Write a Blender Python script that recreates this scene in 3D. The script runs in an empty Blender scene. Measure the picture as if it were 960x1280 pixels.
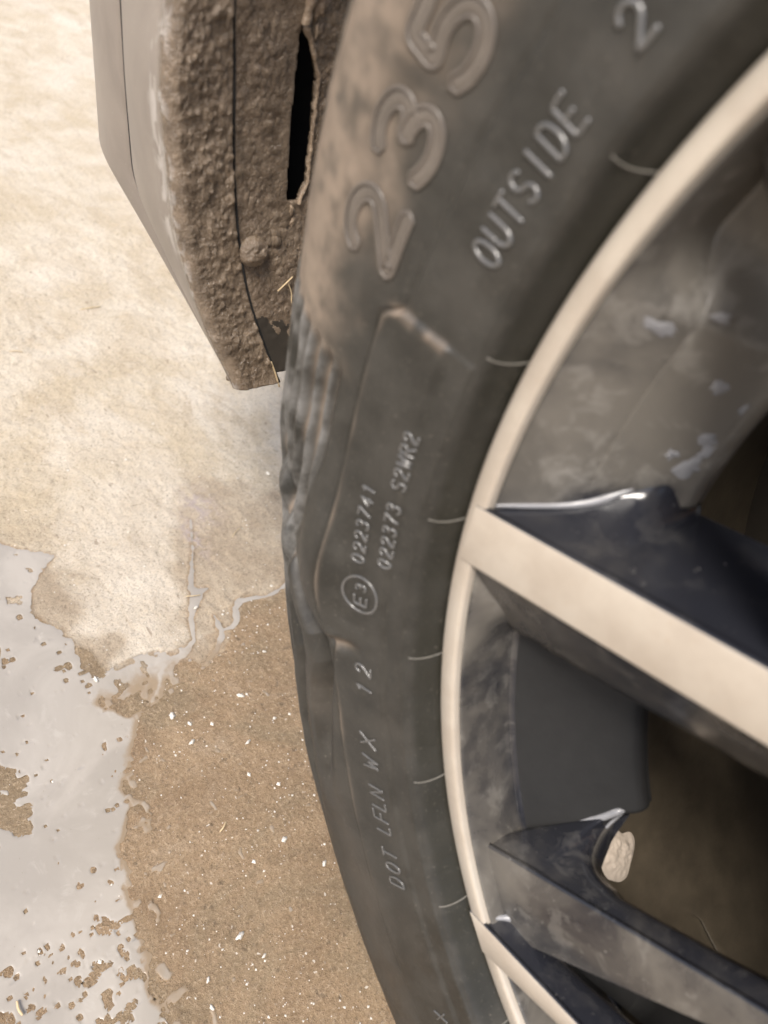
import bpy, math, random
import numpy as np
from mathutils import Matrix, Vector

random.seed(7); RNG = np.random.default_rng(7)
S = bpy.context.scene
COL = S.collection

# ------------------------------------------------------------------ camera, world, sun, exposure
# world frame: wheel centre = origin, +x = outward from the car, -y = towards the bumper, z up, metres
right = Vector((-0.73767, 0.61122, 0.28679)); down = Vector((0.29046, 0.67075, -0.68244)); fwd = Vector((-0.60949, -0.42012, -0.67233))
cam = bpy.data.cameras.new('camera'); camo = bpy.data.objects.new('camera', cam); COL.objects.link(camo)
camo.matrix_world = Matrix(((right.x, -down.x, -fwd.x, 0.15214), (right.y, -down.y, -fwd.y, -0.15711), (right.z, -down.z, -fwd.z, 0.09831), (0, 0, 0, 1)))
cam.sensor_fit = 'HORIZONTAL'; cam.sensor_width = 36; cam.lens = 36.75; cam.clip_start = 0.01; cam.clip_end = 300
cam.dof.use_dof = True; cam.dof.focus_distance = 0.40; cam.dof.aperture_fstop = 13.5
S.camera = camo

SUN_EL, SUN_AZ = math.radians(58), math.radians(16)      # azimuth of the sun from +x towards +y
w = bpy.data.worlds.new('World'); S.world = w; w.use_nodes = True
nt = w.node_tree; bg = nt.nodes['Background']
sky = nt.nodes.new('ShaderNodeTexSky'); sky.sky_type = 'NISHITA'; sky.sun_disc = False
sky.sun_elevation = SUN_EL; sky.sun_rotation = math.radians(90) - SUN_AZ; sky.air_density = 1.0; sky.dust_density = 4.0; sky.ozone_density = 0.6
nt.links.new(sky.outputs[0], bg.inputs[0]); bg.inputs[1].default_value = 0.13
sun = bpy.data.lights.new('sun', 'SUN'); sun.energy = 2.6; sun.angle = math.radians(18); sun.color = (1, .95, .88)
suno = bpy.data.objects.new('sun', sun); COL.objects.link(suno)
sd = Vector((math.cos(SUN_EL) * math.cos(SUN_AZ), math.cos(SUN_EL) * math.sin(SUN_AZ), math.sin(SUN_EL)))
suno.rotation_euler = sd.to_track_quat('Z', 'Y').to_euler()
S.view_settings.view_transform = 'Standard'; S.view_settings.look = 'None'; S.view_settings.exposure = 0.72; S.view_settings.gamma = 1
S.view_settings.use_curve_mapping = False

# ------------------------------------------------------------------ helpers
def vnoise(P, seed=0):
    P = np.asarray(P, float); i = np.floor(P).astype(np.int64); f = P - i; u = f * f * (3 - 2 * f)
    def h(a, b, c):
        n = (a * 374761393 + b * 668265263 + c * 2147483647 + seed * 1274126177) & 0x7fffffff
        n = ((n ^ (n >> 13)) * 1274126177) & 0x7fffffff
        n = ((n ^ (n >> 15)) * 668265263) & 0x7fffffff
        return ((n ^ (n >> 16)) & 0xffffff) / float(0xffffff) * 2 - 1
    x, y, z = i[..., 0], i[..., 1], i[..., 2]
    def L(a, b, t): return a + (b - a) * t
    ux, uy, uz = u[..., 0], u[..., 1], u[..., 2]
    return L(L(L(h(x, y, z), h(x + 1, y, z), ux), L(h(x, y + 1, z), h(x + 1, y + 1, z), ux), uy),
             L(L(h(x, y, z + 1), h(x + 1, y, z + 1), ux), L(h(x, y + 1, z + 1), h(x + 1, y + 1, z + 1), ux), uy), uz)
def fbm(P, seed=0, o=3):
    s = 0; a = 1.0; P = np.asarray(P, float)
    for k in range(o): s = s + a * vnoise(P * 2 ** k + 17.3 * k, seed + k); a *= .5
    return s
def sstep(a, b, x):
    t = np.clip((x - a) / (b - a), 0, 1); return t * t * (3 - 2 * t)
def gauss(x, m, s): return np.exp(-((x - m) / s) ** 2)

def link(name, me, parent=None):
    o = bpy.data.objects.new(name, me); COL.objects.link(o)
    if parent is not None: o.parent = parent
    return o
def tag(o, label=None, cat=None, group=None, kind=None):
    for k, v in (('label', label), ('category', cat), ('group', group), ('kind', kind)):
        if v: o[k] = v
    return o
def mesh_np(name, V, F, mats, smooth=True, midx=None, attrs=None):
    V = np.asarray(V, np.float32).reshape(-1, 3); F = np.asarray(F, np.int32)
    me = bpy.data.meshes.new(name); me.vertices.add(len(V)); me.vertices.foreach_set('co', V.ravel())
    k = F.shape[1]; me.loops.add(F.size); me.loops.foreach_set('vertex_index', F.ravel())
    me.polygons.add(len(F)); me.polygons.foreach_set('loop_start', np.arange(len(F), dtype=np.int32) * k)
    me.polygons.foreach_set('loop_total', np.full(len(F), k, np.int32))
    for m in (mats if isinstance(mats, (list, tuple)) else [mats]): me.materials.append(m)
    if midx is not None: me.polygons.foreach_set('material_index', np.asarray(midx, np.int32))
    me.polygons.foreach_set('use_smooth', np.full(len(F), smooth))
    for n, a in (attrs or {}).items():
        at = me.attributes.new(n, 'FLOAT', 'POINT'); at.data.foreach_set('value', np.asarray(a, np.float32).ravel())
    me.update(calc_edges=True); me.validate()
    return me
def grid_faces(n, m, wrap=False, flip=False):
    i = np.arange(n if wrap else n - 1)[:, None]; j = np.arange(m - 1)[None]
    i2 = (i + 1) % n
    F = np.stack([i * m + j, i2 * m + j, i2 * m + j + 1, i * m + j + 1], -1).reshape(-1, 4)
    return F[:, ::-1] if flip else F
def sweep(pts, rad, sides=6, N=None, flat=1.0):
    """tube round a polyline, tapered closed ends -> (V, F quads)"""
    pts = np.asarray(pts, float); n = len(pts)
    T = np.gradient(pts, axis=0); T /= np.linalg.norm(T, axis=1)[:, None] + 1e-12
    if N is None: N = np.tile(np.array([0.3, 0.2, 1.0]), (n, 1))
    N = np.asarray(N, float); N = np.broadcast_to(N, (n, 3)) - (np.broadcast_to(N, (n, 3)) * T).sum(1)[:, None] * T
    N = N / (np.linalg.norm(N, axis=1)[:, None] + 1e-12); B = np.cross(T, N)
    rad = np.broadcast_to(np.asarray(rad, float), (n,))
    a = np.linspace(0, 2 * np.pi, sides, endpoint=False)
    P = [pts[0] - T[0] * rad[0] * .6] ; R = [rad[0] * .35]; NN = [N[0]]; BB = [B[0]]
    for k in range(n): P.append(pts[k]); R.append(rad[k]); NN.append(N[k]); BB.append(B[k])
    P.append(pts[-1] + T[-1] * rad[-1] * .6); R.append(rad[-1] * .35); NN.append(N[-1]); BB.append(B[-1])
    P, R, NN, BB = map(np.array, (P, R, NN, BB))
    V = P[:, None] + R[:, None, None] * (np.cos(a)[None, :, None] * NN[:, None] * flat + np.sin(a)[None, :, None] * BB[:, None])
    m = len(P); F = []
    for i in range(m - 1):
        for j in range(sides):
            j2 = (j + 1) % sides; F.append((i * sides + j, i * sides + j2, (i + 1) * sides + j2, (i + 1) * sides + j))
    for e in (0, m - 1):
        b = e * sides
        for j in range(1, sides - 1, 2):
            q = (b, b + j, b + j + 1, b + (j + 2) % sides) if j + 2 <= sides else (b, b + j, b + j + 1, b)
            q = q if e else q[::-1]
            F.append(q)
    F = [f for f in F if len(set(f)) == 4]
    return V.reshape(-1, 3), np.array(F)
def join(parts):
    Vs, Fs, o = [], [], 0
    for V, F in parts: Vs.append(V); Fs.append(np.asarray(F) + o); o += len(V)
    return np.concatenate(Vs), np.concatenate(Fs)
def catmull(P, n):
    P = np.asarray(P, float); Q = np.vstack([2 * P[0] - P[1], P, 2 * P[-1] - P[-2]]); out = []
    for i in range(1, len(Q) - 2):
        t = np.linspace(0, 1, n, endpoint=False)[:, None]; a, b, c, d = Q[i - 1], Q[i], Q[i + 1], Q[i + 2]
        out.append(.5 * (2 * b + (c - a) * t + (2 * a - 5 * b + 4 * c - d) * t * t + (3 * b - a - 3 * c + d) * t ** 3))
    out.append(P[-1][None]); return np.concatenate(out)

# ------------------------------------------------------------------ materials
class M:
    def __init__(s, name):
        s.m = bpy.data.materials.new(name); s.m.use_nodes = True; s.t = s.m.node_tree; s.b = s.t.nodes['Principled BSDF']
        s.co = s.t.nodes.new('ShaderNodeTexCoord').outputs['Object']
    def n(s, k, **kw):
        x = s.t.nodes.new('ShaderNode' + k)
        for a, b in kw.items(): setattr(x, a, b)
        return x
    def set(s, sock, v):
        if hasattr(v, 'links') or isinstance(v, bpy.types.NodeSocket): s.t.links.new(v, sock)
        else: sock.default_value = v
    def noise(s, scale, detail=4, rough=.6, dist=0.0, vec=None, stretch=None):
        x = s.n('TexNoise'); x.inputs['Scale'].default_value = scale; x.inputs['Detail'].default_value = detail
        x.inputs['Roughness'].default_value = rough; x.inputs['Distortion'].default_value = dist
        v = vec or s.co
        if stretch:
            mp = s.n('Mapping'); mp.inputs['Scale'].default_value = stretch; s.t.links.new(v, mp.inputs[0]); v = mp.outputs[0]
        s.t.links.new(v, x.inputs['Vector']); return x.outputs['Fac']
    def voro(s, scale, feature='F1', vec=None):
        x = s.n('TexVoronoi', feature=feature); x.inputs['Scale'].default_value = scale; s.t.links.new(vec or s.co, x.inputs['Vector']); return x.outputs['Distance']
    def attr(s, name): x = s.n('Attribute'); x.attribute_name = name; return x.outputs['Fac']
    def ramp(s, v, a, b, lo=0.0, hi=1.0):
        x = s.n('MapRange', interpolation_type='SMOOTHSTEP'); s.set(x.inputs['Value'], v)
        for k, q in (('From Min', a), ('From Max', b), ('To Min', lo), ('To Max', hi)): x.inputs[k].default_value = q
        return x.outputs[0]
    def math(s, op, a, b=0.0):
        x = s.n('Math', operation=op); s.set(x.inputs[0], a); s.set(x.inputs[1], b); return x.outputs[0]
    def mix(s, f, a, b):
        x = s.n('Mix', data_type='RGBA'); s.set(x.inputs[0], f)
        for k, v in ((6, a), (7, b)):
            if isinstance(v, tuple): x.inputs[k].default_value = (*v, 1)
            else: s.t.links.new(v, x.inputs[k])
        return x.outputs[2]
    def bump(s, h, dist, strength=1.0, normal=None):
        x = s.n('Bump'); x.inputs['Strength'].default_value = strength; x.inputs['Distance'].default_value = dist; s.set(x.inputs['Height'], h)
        if normal: s.t.links.new(normal, x.inputs['Normal'])
        return x.outputs[0]
    def out(s, color=None, rough=None, metal=None, normal=None, spec=None, coat=None, coat_rough=None):
        for k, v in (('Base Color', color), ('Roughness', rough), ('Metallic', metal), ('Normal', normal), ('Specular IOR Level', spec), ('Coat Weight', coat), ('Coat Roughness', coat_rough)):
            if v is None: continue
            if isinstance(v, tuple): s.b.inputs[k].default_value = (*v, 1)
            else: s.set(s.b.inputs[k], v)
        return s.m

def mat_rubber():
    m = M('dusty_rubber'); d = m.attr('dust'); sc = m.attr('scuff')
    n1 = m.noise(60, 6, .65); n2 = m.noise(900, 3, .6); n3 = m.noise(16, 4, .6, .6)
    base = m.mix(m.ramp(n1, .3, .7), (.022, .021, .018), (.042, .039, .033))
    base = m.mix(m.attr('clean'), base, (.020, .019, .014))
    f = m.math('ADD', d, m.math('MULTIPLY', m.math('SUBTRACT', n3, .5), .35)); f = m.ramp(f, 0.05, .95)
    c = m.mix(f, base, (.225, .176, .134))
    c = m.mix(m.math('MULTIPLY', sc, m.ramp(n1, .35, .65)), c, (.165, .160, .152))
    c = m.mix(m.math('MULTIPLY', m.ramp(n2, .62, .75), .25), c, (.25, .22, .18))
    nb = m.bump(m.math('ADD', m.math('MULTIPLY', n2, .5), n1), .0004, .5)
    return m.out(c, m.ramp(n1, .3, .75, .38, .58), normal=nb, spec=.42)
def mat_letter():
    m = M('moulded_rubber_letter'); n = m.noise(300, 3)
    return m.out(m.mix(n, (.055, .054, .052), (.12, .117, .112)), .20, spec=1.0)
def mat_flash():
    m = M('mould_line_rubber'); n = m.noise(200, 3)
    return m.out(m.mix(n, (.11, .105, .09), (.20, .185, .16)), .45)
def mat_bead():
    m = M('bead_rubber'); n = m.noise(70, 4)
    return m.out(m.mix(n, (.03, .03, .027), (.08, .075, .06)), .4)
def mat_machined():
    m = M('dusty_machined_aluminium'); n = m.noise(45, 5, .6); n2 = m.noise(500, 2)
    c = m.mix(m.ramp(n, .35, .7), (.55, .495, .42), (.47, .41, .34))
    c = m.mix(m.math('MULTIPLY', m.ramp(n2, .6, .8), .3), c, (.45, .36, .26))
    return m.out(c, m.ramp(n, .3, .7, .34, .5), .35, normal=m.bump(n2, .0001, .4))
def mat_paint():
    # dark gloss wheel paint under uneven dried water marks and dust
    m = M('dirty_dark_wheel_paint'); d = m.attr('dust')
    n1 = m.noise(26, 6, .62, .4); n2 = m.noise(90, 5, .65, .5); n3 = m.noise(420, 3)
    f = m.math('ADD', m.math('MULTIPLY', d, .9), m.math('MULTIPLY', m.math('SUBTRACT', n1, .5), 1.5)); f = m.ramp(f, .15, 1.0)
    c = m.mix(f, (.017, .018, .023), (.140, .128, .110))
    c = m.mix(m.math('MULTIPLY', m.ramp(n2, .53, .64), m.math('MULTIPLY', d, .38)), c, (.26, .245, .22))
    sm_ = m.noise(55, 4, .6, .7); dk = m.noise(22, 4, .6, .5); c = m.mix(m.math('MULTIPLY', m.ramp(dk, .54, .66), m.ramp(d, .5, 1.0, 0, .6)), c, (.07, .064, .056)); c = m.mix(m.math('MULTIPLY', m.math('MULTIPLY', m.ramp(sm_, .56, .66), m.ramp(n2, .35, .55)), m.ramp(d, .4, 1.1, .04, .45)), c, (.28, .265, .24))
    c = m.mix(m.math('MULTIPLY', m.ramp(n3, .68, .78), .5), c, (.42, .40, .37))
    r = m.ramp(f, 0, 1, .16, .42)
    return m.out(c, r, normal=m.bump(n2, .0004, .35), spec=.6)
def mat_mud(name='wet_mud', k=1.0):
    m = M(name); n1 = m.noise(120, 6, .7); n2 = m.noise(700, 4, .7); n3 = m.noise(25, 3); a = m.attr('mud')
    c = m.mix(m.ramp(n1, .3, .7), (.110 * k, .079 * k, .052 * k), (.250 * k, .188 * k, .130 * k))
    c = m.mix(m.ramp(n3, .4, .7, 0, .45), c, (.22 * k, .165 * k, .12 * k))
    nb = m.bump(n2, .0011, .9, m.bump(n1, .0018, .6))
    return m.out(c, m.ramp(n1, .3, .7, .16, .36), normal=nb, spec=.8)
def mat_body():
    m = M('dusty_car_paint'); a = m.attr('mud'); n1 = m.noise(120, 6, .7); n2 = m.noise(700, 4, .7); n3 = m.noise(30, 4, .6, .5)
    st = m.noise(90, 4, .6, .8, stretch=(1.6, 1.6, .8))
    paint = m.mix(m.ramp(n3, .3, .7), (.225, .192, .165), (.175, .148, .128))
    paint = m.mix(m.math('MULTIPLY', m.ramp(n2, .66, .74), .6), paint, (.55, .50, .42))
    mud = m.mix(m.ramp(n1, .3, .7), (.110, .079, .052), (.250, .188, .130))
    f = m.ramp(m.math('ADD', a, m.math('MULTIPLY', m.math('SUBTRACT', st, .5), .35)), .35, .65)
    c = m.mix(f, paint, mud)
    edge = m.math('MULTIPLY', m.attr('streak'), m.ramp(st, .48, .62, 0, .8)); c = m.mix(edge, c, (.46, .43, .40))
    nb = m.bump(m.math('MULTIPLY', n2, f), .0011, .9, m.bump(m.math('MULTIPLY', n1, f), .0018, .6))
    return m.out(c, m.ramp(f, 0, 1, .38, .22), normal=nb, spec=.8)
def mat_flat(name, c, r=.6, metal=0.0, v=.25):
    m = M(name); n = m.noise(80, 5, .65)
    return m.out(m.mix(n, tuple(x * (1 - v) for x in c), tuple(x * (1 + v) for x in c)), r, metal, normal=m.bump(n, .0006, .5))
def mat_ground():
    m = M('concrete'); wet = m.attr('wet'); damp = m.attr('damp'); g = m.attr('grime')
    nB = m.noise(5, 4, .55, .5); nM = m.noise(28, 6, .62, .4); nF = m.noise(170, 6, .7); nG = m.noise(900, 4, .75); sp = m.voro(420)
    dry = m.mix(m.ramp(nM, .32, .68), (.60, .53, .425), (.49, .41, .30))
    dry = m.mix(m.ramp(nB, .45, .7, 0, .5), dry, (.66, .60, .52)); nS = m.noise(9, 5, .65, .8); dry = m.mix(m.ramp(nS, .48, .64, 0, .6), dry, (.46, .375, .255)); nT = m.noise(26, 5, .7, 1.4, stretch=(1, .5, 1)); dry = m.mix(m.ramp(nT, .56, .66, 0, .45), dry, (.40, .32, .225))
    dry = m.mix(m.ramp(nF, .58, .72, 0, .55), dry, (.30, .235, .17))
    tick = m.noise(300, 2, .5, 0, stretch=(1, .35, 1)); dry = m.mix(m.ramp(tick, .70, .76, 0, .7), dry, (.20, .15, .11))
    dmp = m.mix(m.ramp(nM, .3, .7), (.42, .345, .255), (.30, .235, .165))
    c = m.mix(m.ramp(damp, .0, 1.0, 0, .95), dry, dmp)
    wc = m.mix(m.ramp(nM, .3, .7), (.315, .220, .130), (.240, .160, .090))
    wc = m.mix(m.ramp(nF, .6, .72, 0, .5), wc, (.36, .29, .21))
    wc = m.mix(m.ramp(nF, .42, .30, 0, .55), wc, (.13, .085, .05))
    st = m.noise(11, 5, .65, 1.0); wc = m.mix(m.ramp(st, .45, .62, 0, .5), wc, (.20, .155, .095)); wc = m.mix(m.ramp(st, .44, .34, 0, .45), wc, (.33, .25, .17))
    c = m.mix(wet, c, wc)
    nH = m.noise(520, 5, .8); c = m.mix(m.ramp(nH, .53, .63, 0, .42), c, (.50, .39, .26)); c = m.mix(m.ramp(nH, .47, .37, 0, .48), c, (.12, .080, .045))
    nP = m.noise(210, 3, .5); c = m.mix(m.math('MULTIPLY', m.ramp(nP, .36, .28, 0, .7), m.ramp(wet, 0, 1, .35, 1)), c, (.12, .085, .05))
    c = m.mix(m.ramp(m.noise(330, 2, .5), .70, .76, 0, .75), c, (.72, .66, .57))
    c = m.mix(m.ramp(nG, .64, .72, 0, .6), c, (.66, .60, .52))
    c = m.mix(m.ramp(nG, .36, .30, 0, .55), c, (.11, .08, .055))
    c = m.mix(m.math('MULTIPLY', g, m.ramp(nF, .4, .6)), c, (.36, .30, .28))
    r = m.ramp(wet, 0, 1, .75, .22)
    nb = m.bump(nH, .0012, .9, m.bump(nF, .0030, .8))
    return m.out(c, r, normal=nb, spec=.5)
def mat_puddle():
    m = M('cloudy_puddle_water'); n1 = m.noise(14, 5, .6, .8); n2 = m.noise(60, 5, .65, .5); n3 = m.noise(500, 3)
    c = m.mix(m.ramp(n1, .35, .68), (.285, .260, .228), (.355, .325, .287))
    c = m.mix(m.ramp(n2, .58, .72, 0, .5), c, (.40, .37, .33))
    c = m.mix(m.ramp(n3, .70, .78, 0, .5), c, (.20, .16, .12))
    dp = m.attr('depth'); pr = m.math('ADD', dp, m.math('MULTIPLY', m.math('SUBTRACT', m.noise(45, 5, .7, .5), .5), 1.0)); c = m.mix(m.ramp(pr, .62, .15, 0, .8), c, (.235, .170, .105))
    return m.out(c, .16, spec=.45, normal=m.bump(n2, .0006, .25))

RUB, LET, FLA, BEAD, MACH, PAINT = mat_rubber(), mat_letter(), mat_flash(), mat_bead(), mat_machined(), mat_paint()
MUD, MUDL, BODY = mat_mud(), mat_mud('drying_mud', 1.7), mat_body()
DARK = mat_flat('gap_black_and_cavity_shade', (.01, .01, .01), .9); BLACKP = mat_flat('black_plastic_liner', (.045, .038, .03), .6)
EDGE = mat_flat('wheel_chalk_and_edge_highlight', (.22, .22, .228), .25, v=.6); BARREL = mat_flat('dirty_inner_barrel', (.055, .044, .030), .45, v=.6); CAVE = mat_flat('painted_shade_window_ring', (.010, .0098, .0096), .7, v=.6); DISC = mat_flat('rusty_steel_disc', (.16, .10, .06), .5, .5)
GROUND, PUDDLE = mat_ground(), mat_puddle()
STRAWM = mat_flat('dry_straw', (.52, .40, .24), .6); PEBM = mat_flat('pale_grit_stone', (.62, .58, .52), .35); TAN = mat_flat('dried_tan_mud', (.40, .34, .28), .7, v=.5)

# ------------------------------------------------------------------ ground and puddle
GZ = -0.345
PUD = [(0.0515, -0.5393), (0.0275, -0.5221), (0.0155, -0.5127), (0.0021, -0.4986), (0.0139, -0.4911), (0.0247, -0.4755), (0.0331, -0.4639), (0.0314, -0.456), (0.0242, -0.4433), (0.0187, -0.4267), (0.0256, -0.4085), (0.018, -0.3902), (0.0259, -0.3821), (0.0202, -0.3751), (0.0128, -0.3665), (0.0007, -0.3677), (-0.0069, -0.375), (-0.012, -0.3866), (-0.0215, -0.3909), (-0.0237, -0.3856), (-0.0133, -0.3727), (-0.0008, -0.3656), (0.0104, -0.3621), (0.0184, -0.3505), (0.0261, -0.3433), (0.0283, -0.3361), (0.0377, -0.3279), (0.0368, -0.3165), (0.0467, -0.3044), (0.0533, -0.2985), (0.0545, -0.2845), (0.0598, -0.2784), (0.0606, -0.2649), (0.0649, -0.2498), (0.0691, -0.2376), (0.0726, -0.2255), (0.0697, -0.2185), (0.0691, -0.2028), (0.0784, -0.1723), (0.30, -0.16), (0.33, -0.50)]
WET = [(-0.22, -0.36), (-0.1327, -0.396), (-0.1249, -0.4056), (-0.1111, -0.4027), (-0.1004, -0.4073), (-0.0898, -0.4086), (-0.0785, -0.3937), (-0.0671, -0.3907), (-0.0568, -0.3817), (-0.0439, -0.3774), (-0.0412, -0.3879), (-0.0268, -0.388), (-0.0215, -0.3909), (0.0058, -0.3834), (0.0187, -0.4267), (0.0329, -0.4582), (0.0709, -0.4844), (0.30, -0.45), (0.28, -0.05), (-0.0074, -0.02), (-0.3, -0.02)]
DAMP = [(-0.1327, -0.396), (-0.1773, -0.4849), (-0.1459, -0.5077), (-0.1174, -0.5147), (-0.0902, -0.5032), (-0.0725, -0.4596), (-0.0633, -0.432), (-0.0459, -0.3961), (-0.0262, -0.387), (-0.0072, -0.3827), (0.0048, -0.3958), (-0.0015, -0.4194), (0.0086, -0.4317), (0.005, -0.4511), (0.0117, -0.4839), (0.0301, -0.5155), (0.058, -0.521), (0.0969, -0.4109), (-0.0421, -0.3305)]
RIV1 = [(-0.0987, -0.4906), (-0.0845, -0.4623), (-0.0665, -0.4343), (-0.068, -0.4281), (-0.0605, -0.4195), (-0.053, -0.4106), (-0.0472, -0.3953), (-0.0343, -0.3881), (-0.0212, -0.3883)]
RIV1W = [.0004, .0008, .0016, .0040, .0028, .0018, .0014, .0020, .0045]
RIV1B = [(-0.077, -0.4288), (-0.068, -0.4281)]
RIV2 = [(-0.135, -0.409), (-0.1274, -0.406), (-0.1191, -0.4044), (-0.1099, -0.4041), (-0.1004, -0.4073), (-0.0916, -0.4093), (-0.0852, -0.4055), (-0.0808, -0.3963), (-0.0747, -0.3927), (-0.0676, -0.3934), (-0.0626, -0.3872), (-0.0563, -0.3819), (-0.049, -0.3788), (-0.0435, -0.3776)]
RIV2W = [.0010, .0010, .0010, .0012, .0013, .0020, .0026, .0024, .0018, .0016, .0022, .0018, .0014, .0008]
RIV3 = [(-0.0689, -0.4061), (-0.0677, -0.3978), (-0.0685, -0.3929)]
def seg_dist(P, poly, closed=True, widths=None):
    best = np.full(P.shape[:-1], 1e9); q = np.asarray(poly, float); n = len(q)
    for i in range(n if closed else n - 1):
        a, b = q[i], q[(i + 1) % n]; d = b - a; t = np.clip(((P - a) @ d) / (d @ d), 0, 1)
        D = np.linalg.norm(P - a - t[..., None] * d, axis=-1)
        if widths: D = D - (widths[i] + (widths[i + 1] - widths[i]) * t)
        best = np.minimum(best, D)
    return best
def sdf(P, poly):
    D = seg_dist(P, poly); q = np.asarray(poly, float); ins = np.zeros(P.shape[:-1], bool); x, y = P[..., 0], P[..., 1]
    for i in range(len(q)):
        (x1, y1), (x2, y2) = q[i], q[(i + 1) % len(q)]
        c = ((y1 > y) != (y2 > y)) & (x < (x2 - x1) * (y - y1) / (y2 - y1 + 1e-12) + x1); ins ^= c
    return np.where(ins, D, -D)
def P3(P, s, z=0.0): return np.concatenate([P * s, np.full(P.shape[:-1] + (1,), z)], -1)
def pud_field(P):
    wob = .0026 * fbm(P3(P, 90), 3, 4) + .0008 * fbm(P3(P, 380), 9, 2)
    f = sdf(P, PUD) + wob
    # dry crumbs standing out of the film: near the edge and in the lower left
    near = sstep(.030, .002, sdf(P, PUD)) * .8
    low = sstep(-.31, -.24, P[..., 1]) * sstep(.055, .085, P[..., 0])
    isl = gauss(P[..., 0], .088, .014) * gauss(P[..., 1], -.352, .03) + gauss(P[..., 0], .094, .01) * gauss(P[..., 1], -.385, .012) + gauss(P[..., 0], .068, .012) * gauss(P[..., 1], -.445, .014)
    n = fbm(P3(P, 200), 21, 2); n2 = fbm(P3(P, 75), 31, 3)
    f = np.minimum(f, .0035 - .0085 * sstep(.80, 1.1, n + .40 * near * (n2 > .1) + .50 * low) )
    f = np.minimum(f, .0022 - .0060 * sstep(.85, 1.15, fbm(P3(P, 330), 23, 2) + .60 * low + .10 * near))
    f = np.minimum(f, .004 - .016 * sstep(.55, .85, isl + .25 * n2))
    # crumb islands in the bay left of the rivulet, pools outside the edge
    out = sdf(P, PUD)
    pools = sstep(.86, 1.15, fbm(P3(P, 190), 44, 2) + .50 * sstep(-.026, -.002, out)) * .004 - .0012
    pools = np.where(P[..., 1] < -.395, -1, pools)
    bay = gauss(P[..., 0], -.004, .026) * gauss(P[..., 1], -.389, .013)
    pools = np.maximum(pools, np.where(bay > .35, .0016 * (fbm(P3(P, 210), 61, 2) + .25), -1))
    f = np.maximum(f, pools)
    wr = .0009 * vnoise(P3(P, 260), 5)
    for r, wd in ((RIV1, RIV1W), (RIV2, RIV2W), (RIV1B, [.0006, .003]), (RIV3, [.0012, .0018, .0010])):
        f = np.maximum(f, -(seg_dist(P, r, False, wd)) * 1.0 + wr)
    return f
def axis(lo, hi, step, far):
    a = [np.arange(lo, hi, step)]; d = step; x = hi; R = []
    while x < far: R.append(x); d *= 1.25; x += d
    L = []; d = step; x = lo - step
    while x > -far: L.append(x); d *= 1.25; x -= d
    return np.concatenate([L[::-1], a[0], R])
gx, gy = axis(-.36, .18, .0014, 40), axis(-.90, -.05, .0018, 40)
X, Y = np.meshgrid(gx, gy, indexing='ij'); P = np.stack([X, Y], -1)
core = sstep(1.5, .9, np.hypot(X, Y))
wobw = .004 * fbm(P3(P, 60), 71, 3)
wetf = sstep(-.0018, .0018, sdf(P, WET) + wobw); dS = sdf(P, DAMP)
dampf = .62 * sstep(-.018, .012, dS + 4 * wobw) + .38 * sstep(-.085, .0, np.maximum(dS, sdf(P, PUD)) + 8 * wobw + .03 * fbm(P3(P, 18), 77, 3))
pf = pud_field(P)
wetf = np.maximum(wetf, sstep(-.0022, -.0004, pf) * .8)
wetf = np.where((P[..., 1] < -.39), np.minimum(wetf, 1), wetf)
grime = gauss(X, -.112, .012) * gauss(Y, -.50, .018) + gauss(X, -.092, .006) * gauss(Y, -.475, .02)
z = GZ + core * (.0006 * fbm(P3(P, 35), 5, 3) + .00045 * fbm(P3(P, 240), 6, 3)) * (1 - .35 * wetf)
bayb = gauss(X, -.01, .04) * gauss(Y, -.39, .022) + gauss(X, -.085, .03) * gauss(Y, -.412, .012)
z += bayb * .0014 * np.clip(fbm(P3(P, 130), 8, 2), 0, 1)
z = np.where(pf > 0, np.minimum(z, GZ - .0002), z)
me = mesh_np('ground', np.stack([X, Y, z], -1), grid_faces(len(gx), len(gy)), GROUND, attrs={'wet': wetf, 'damp': dampf, 'grime': grime})
tag(link('ground', me), kind='structure')

px_, py_ = np.arange(-.142, .29, .0009), np.arange(-.56, -.165, .0009)
X, Y = np.meshgrid(px_, py_, indexing='ij'); P = np.stack([X, Y], -1); f = pud_field(P)
gX, gY = np.gradient(f, .0009); gl = np.hypot(gX, gY) + 1e-6
F = grid_faces(len(px_), len(py_)); ff = f.ravel(); keep = (ff[F] > 0).any(1); F = F[keep]
dx = np.where(f < 0, np.clip(-f / gl, 0, .0009), 0); Px = X + dx * gX / gl; Py = Y + dx * gY / gl
hz = GZ + .0001 + .00018 * sstep(0, .0022, f)
V = np.stack([Px, Py, hz], -1).reshape(-1, 3); used, inv = np.unique(F, return_inverse=True)
dpt = sstep(-.0005, .007, sdf(P, PUD)) * .65 + .35 * sstep(0, .0035, f); dpt = np.maximum(dpt, .8 * sstep(-.372, -.402, P[..., 1] + .004 * fbm(P3(P, 80), 50, 2)))
me = mesh_np('puddle', V[used], inv.reshape(-1, 4), PUDDLE, attrs={'depth': dpt.ravel()[used]})
tag(link('puddle', me), kind='structure')

# ------------------------------------------------------------------ the car (one thing)
car = link('car', None); car.location = (0, 0, GZ)
tag(car, 'muddy car corner with bulging low tyre, two tone alloy wheel and mud splashed bumper', 'car')
CARZ = -GZ
def part(name, me, parent):
    o = link(name, me, parent)
    if parent is car: o.location = (0, 0, CARZ)
    return o
def cyl(th, r, x):
    t = np.radians(th); return np.stack(np.broadcast_arrays(x, r * np.cos(t), r * np.sin(t)), -1)

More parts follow.
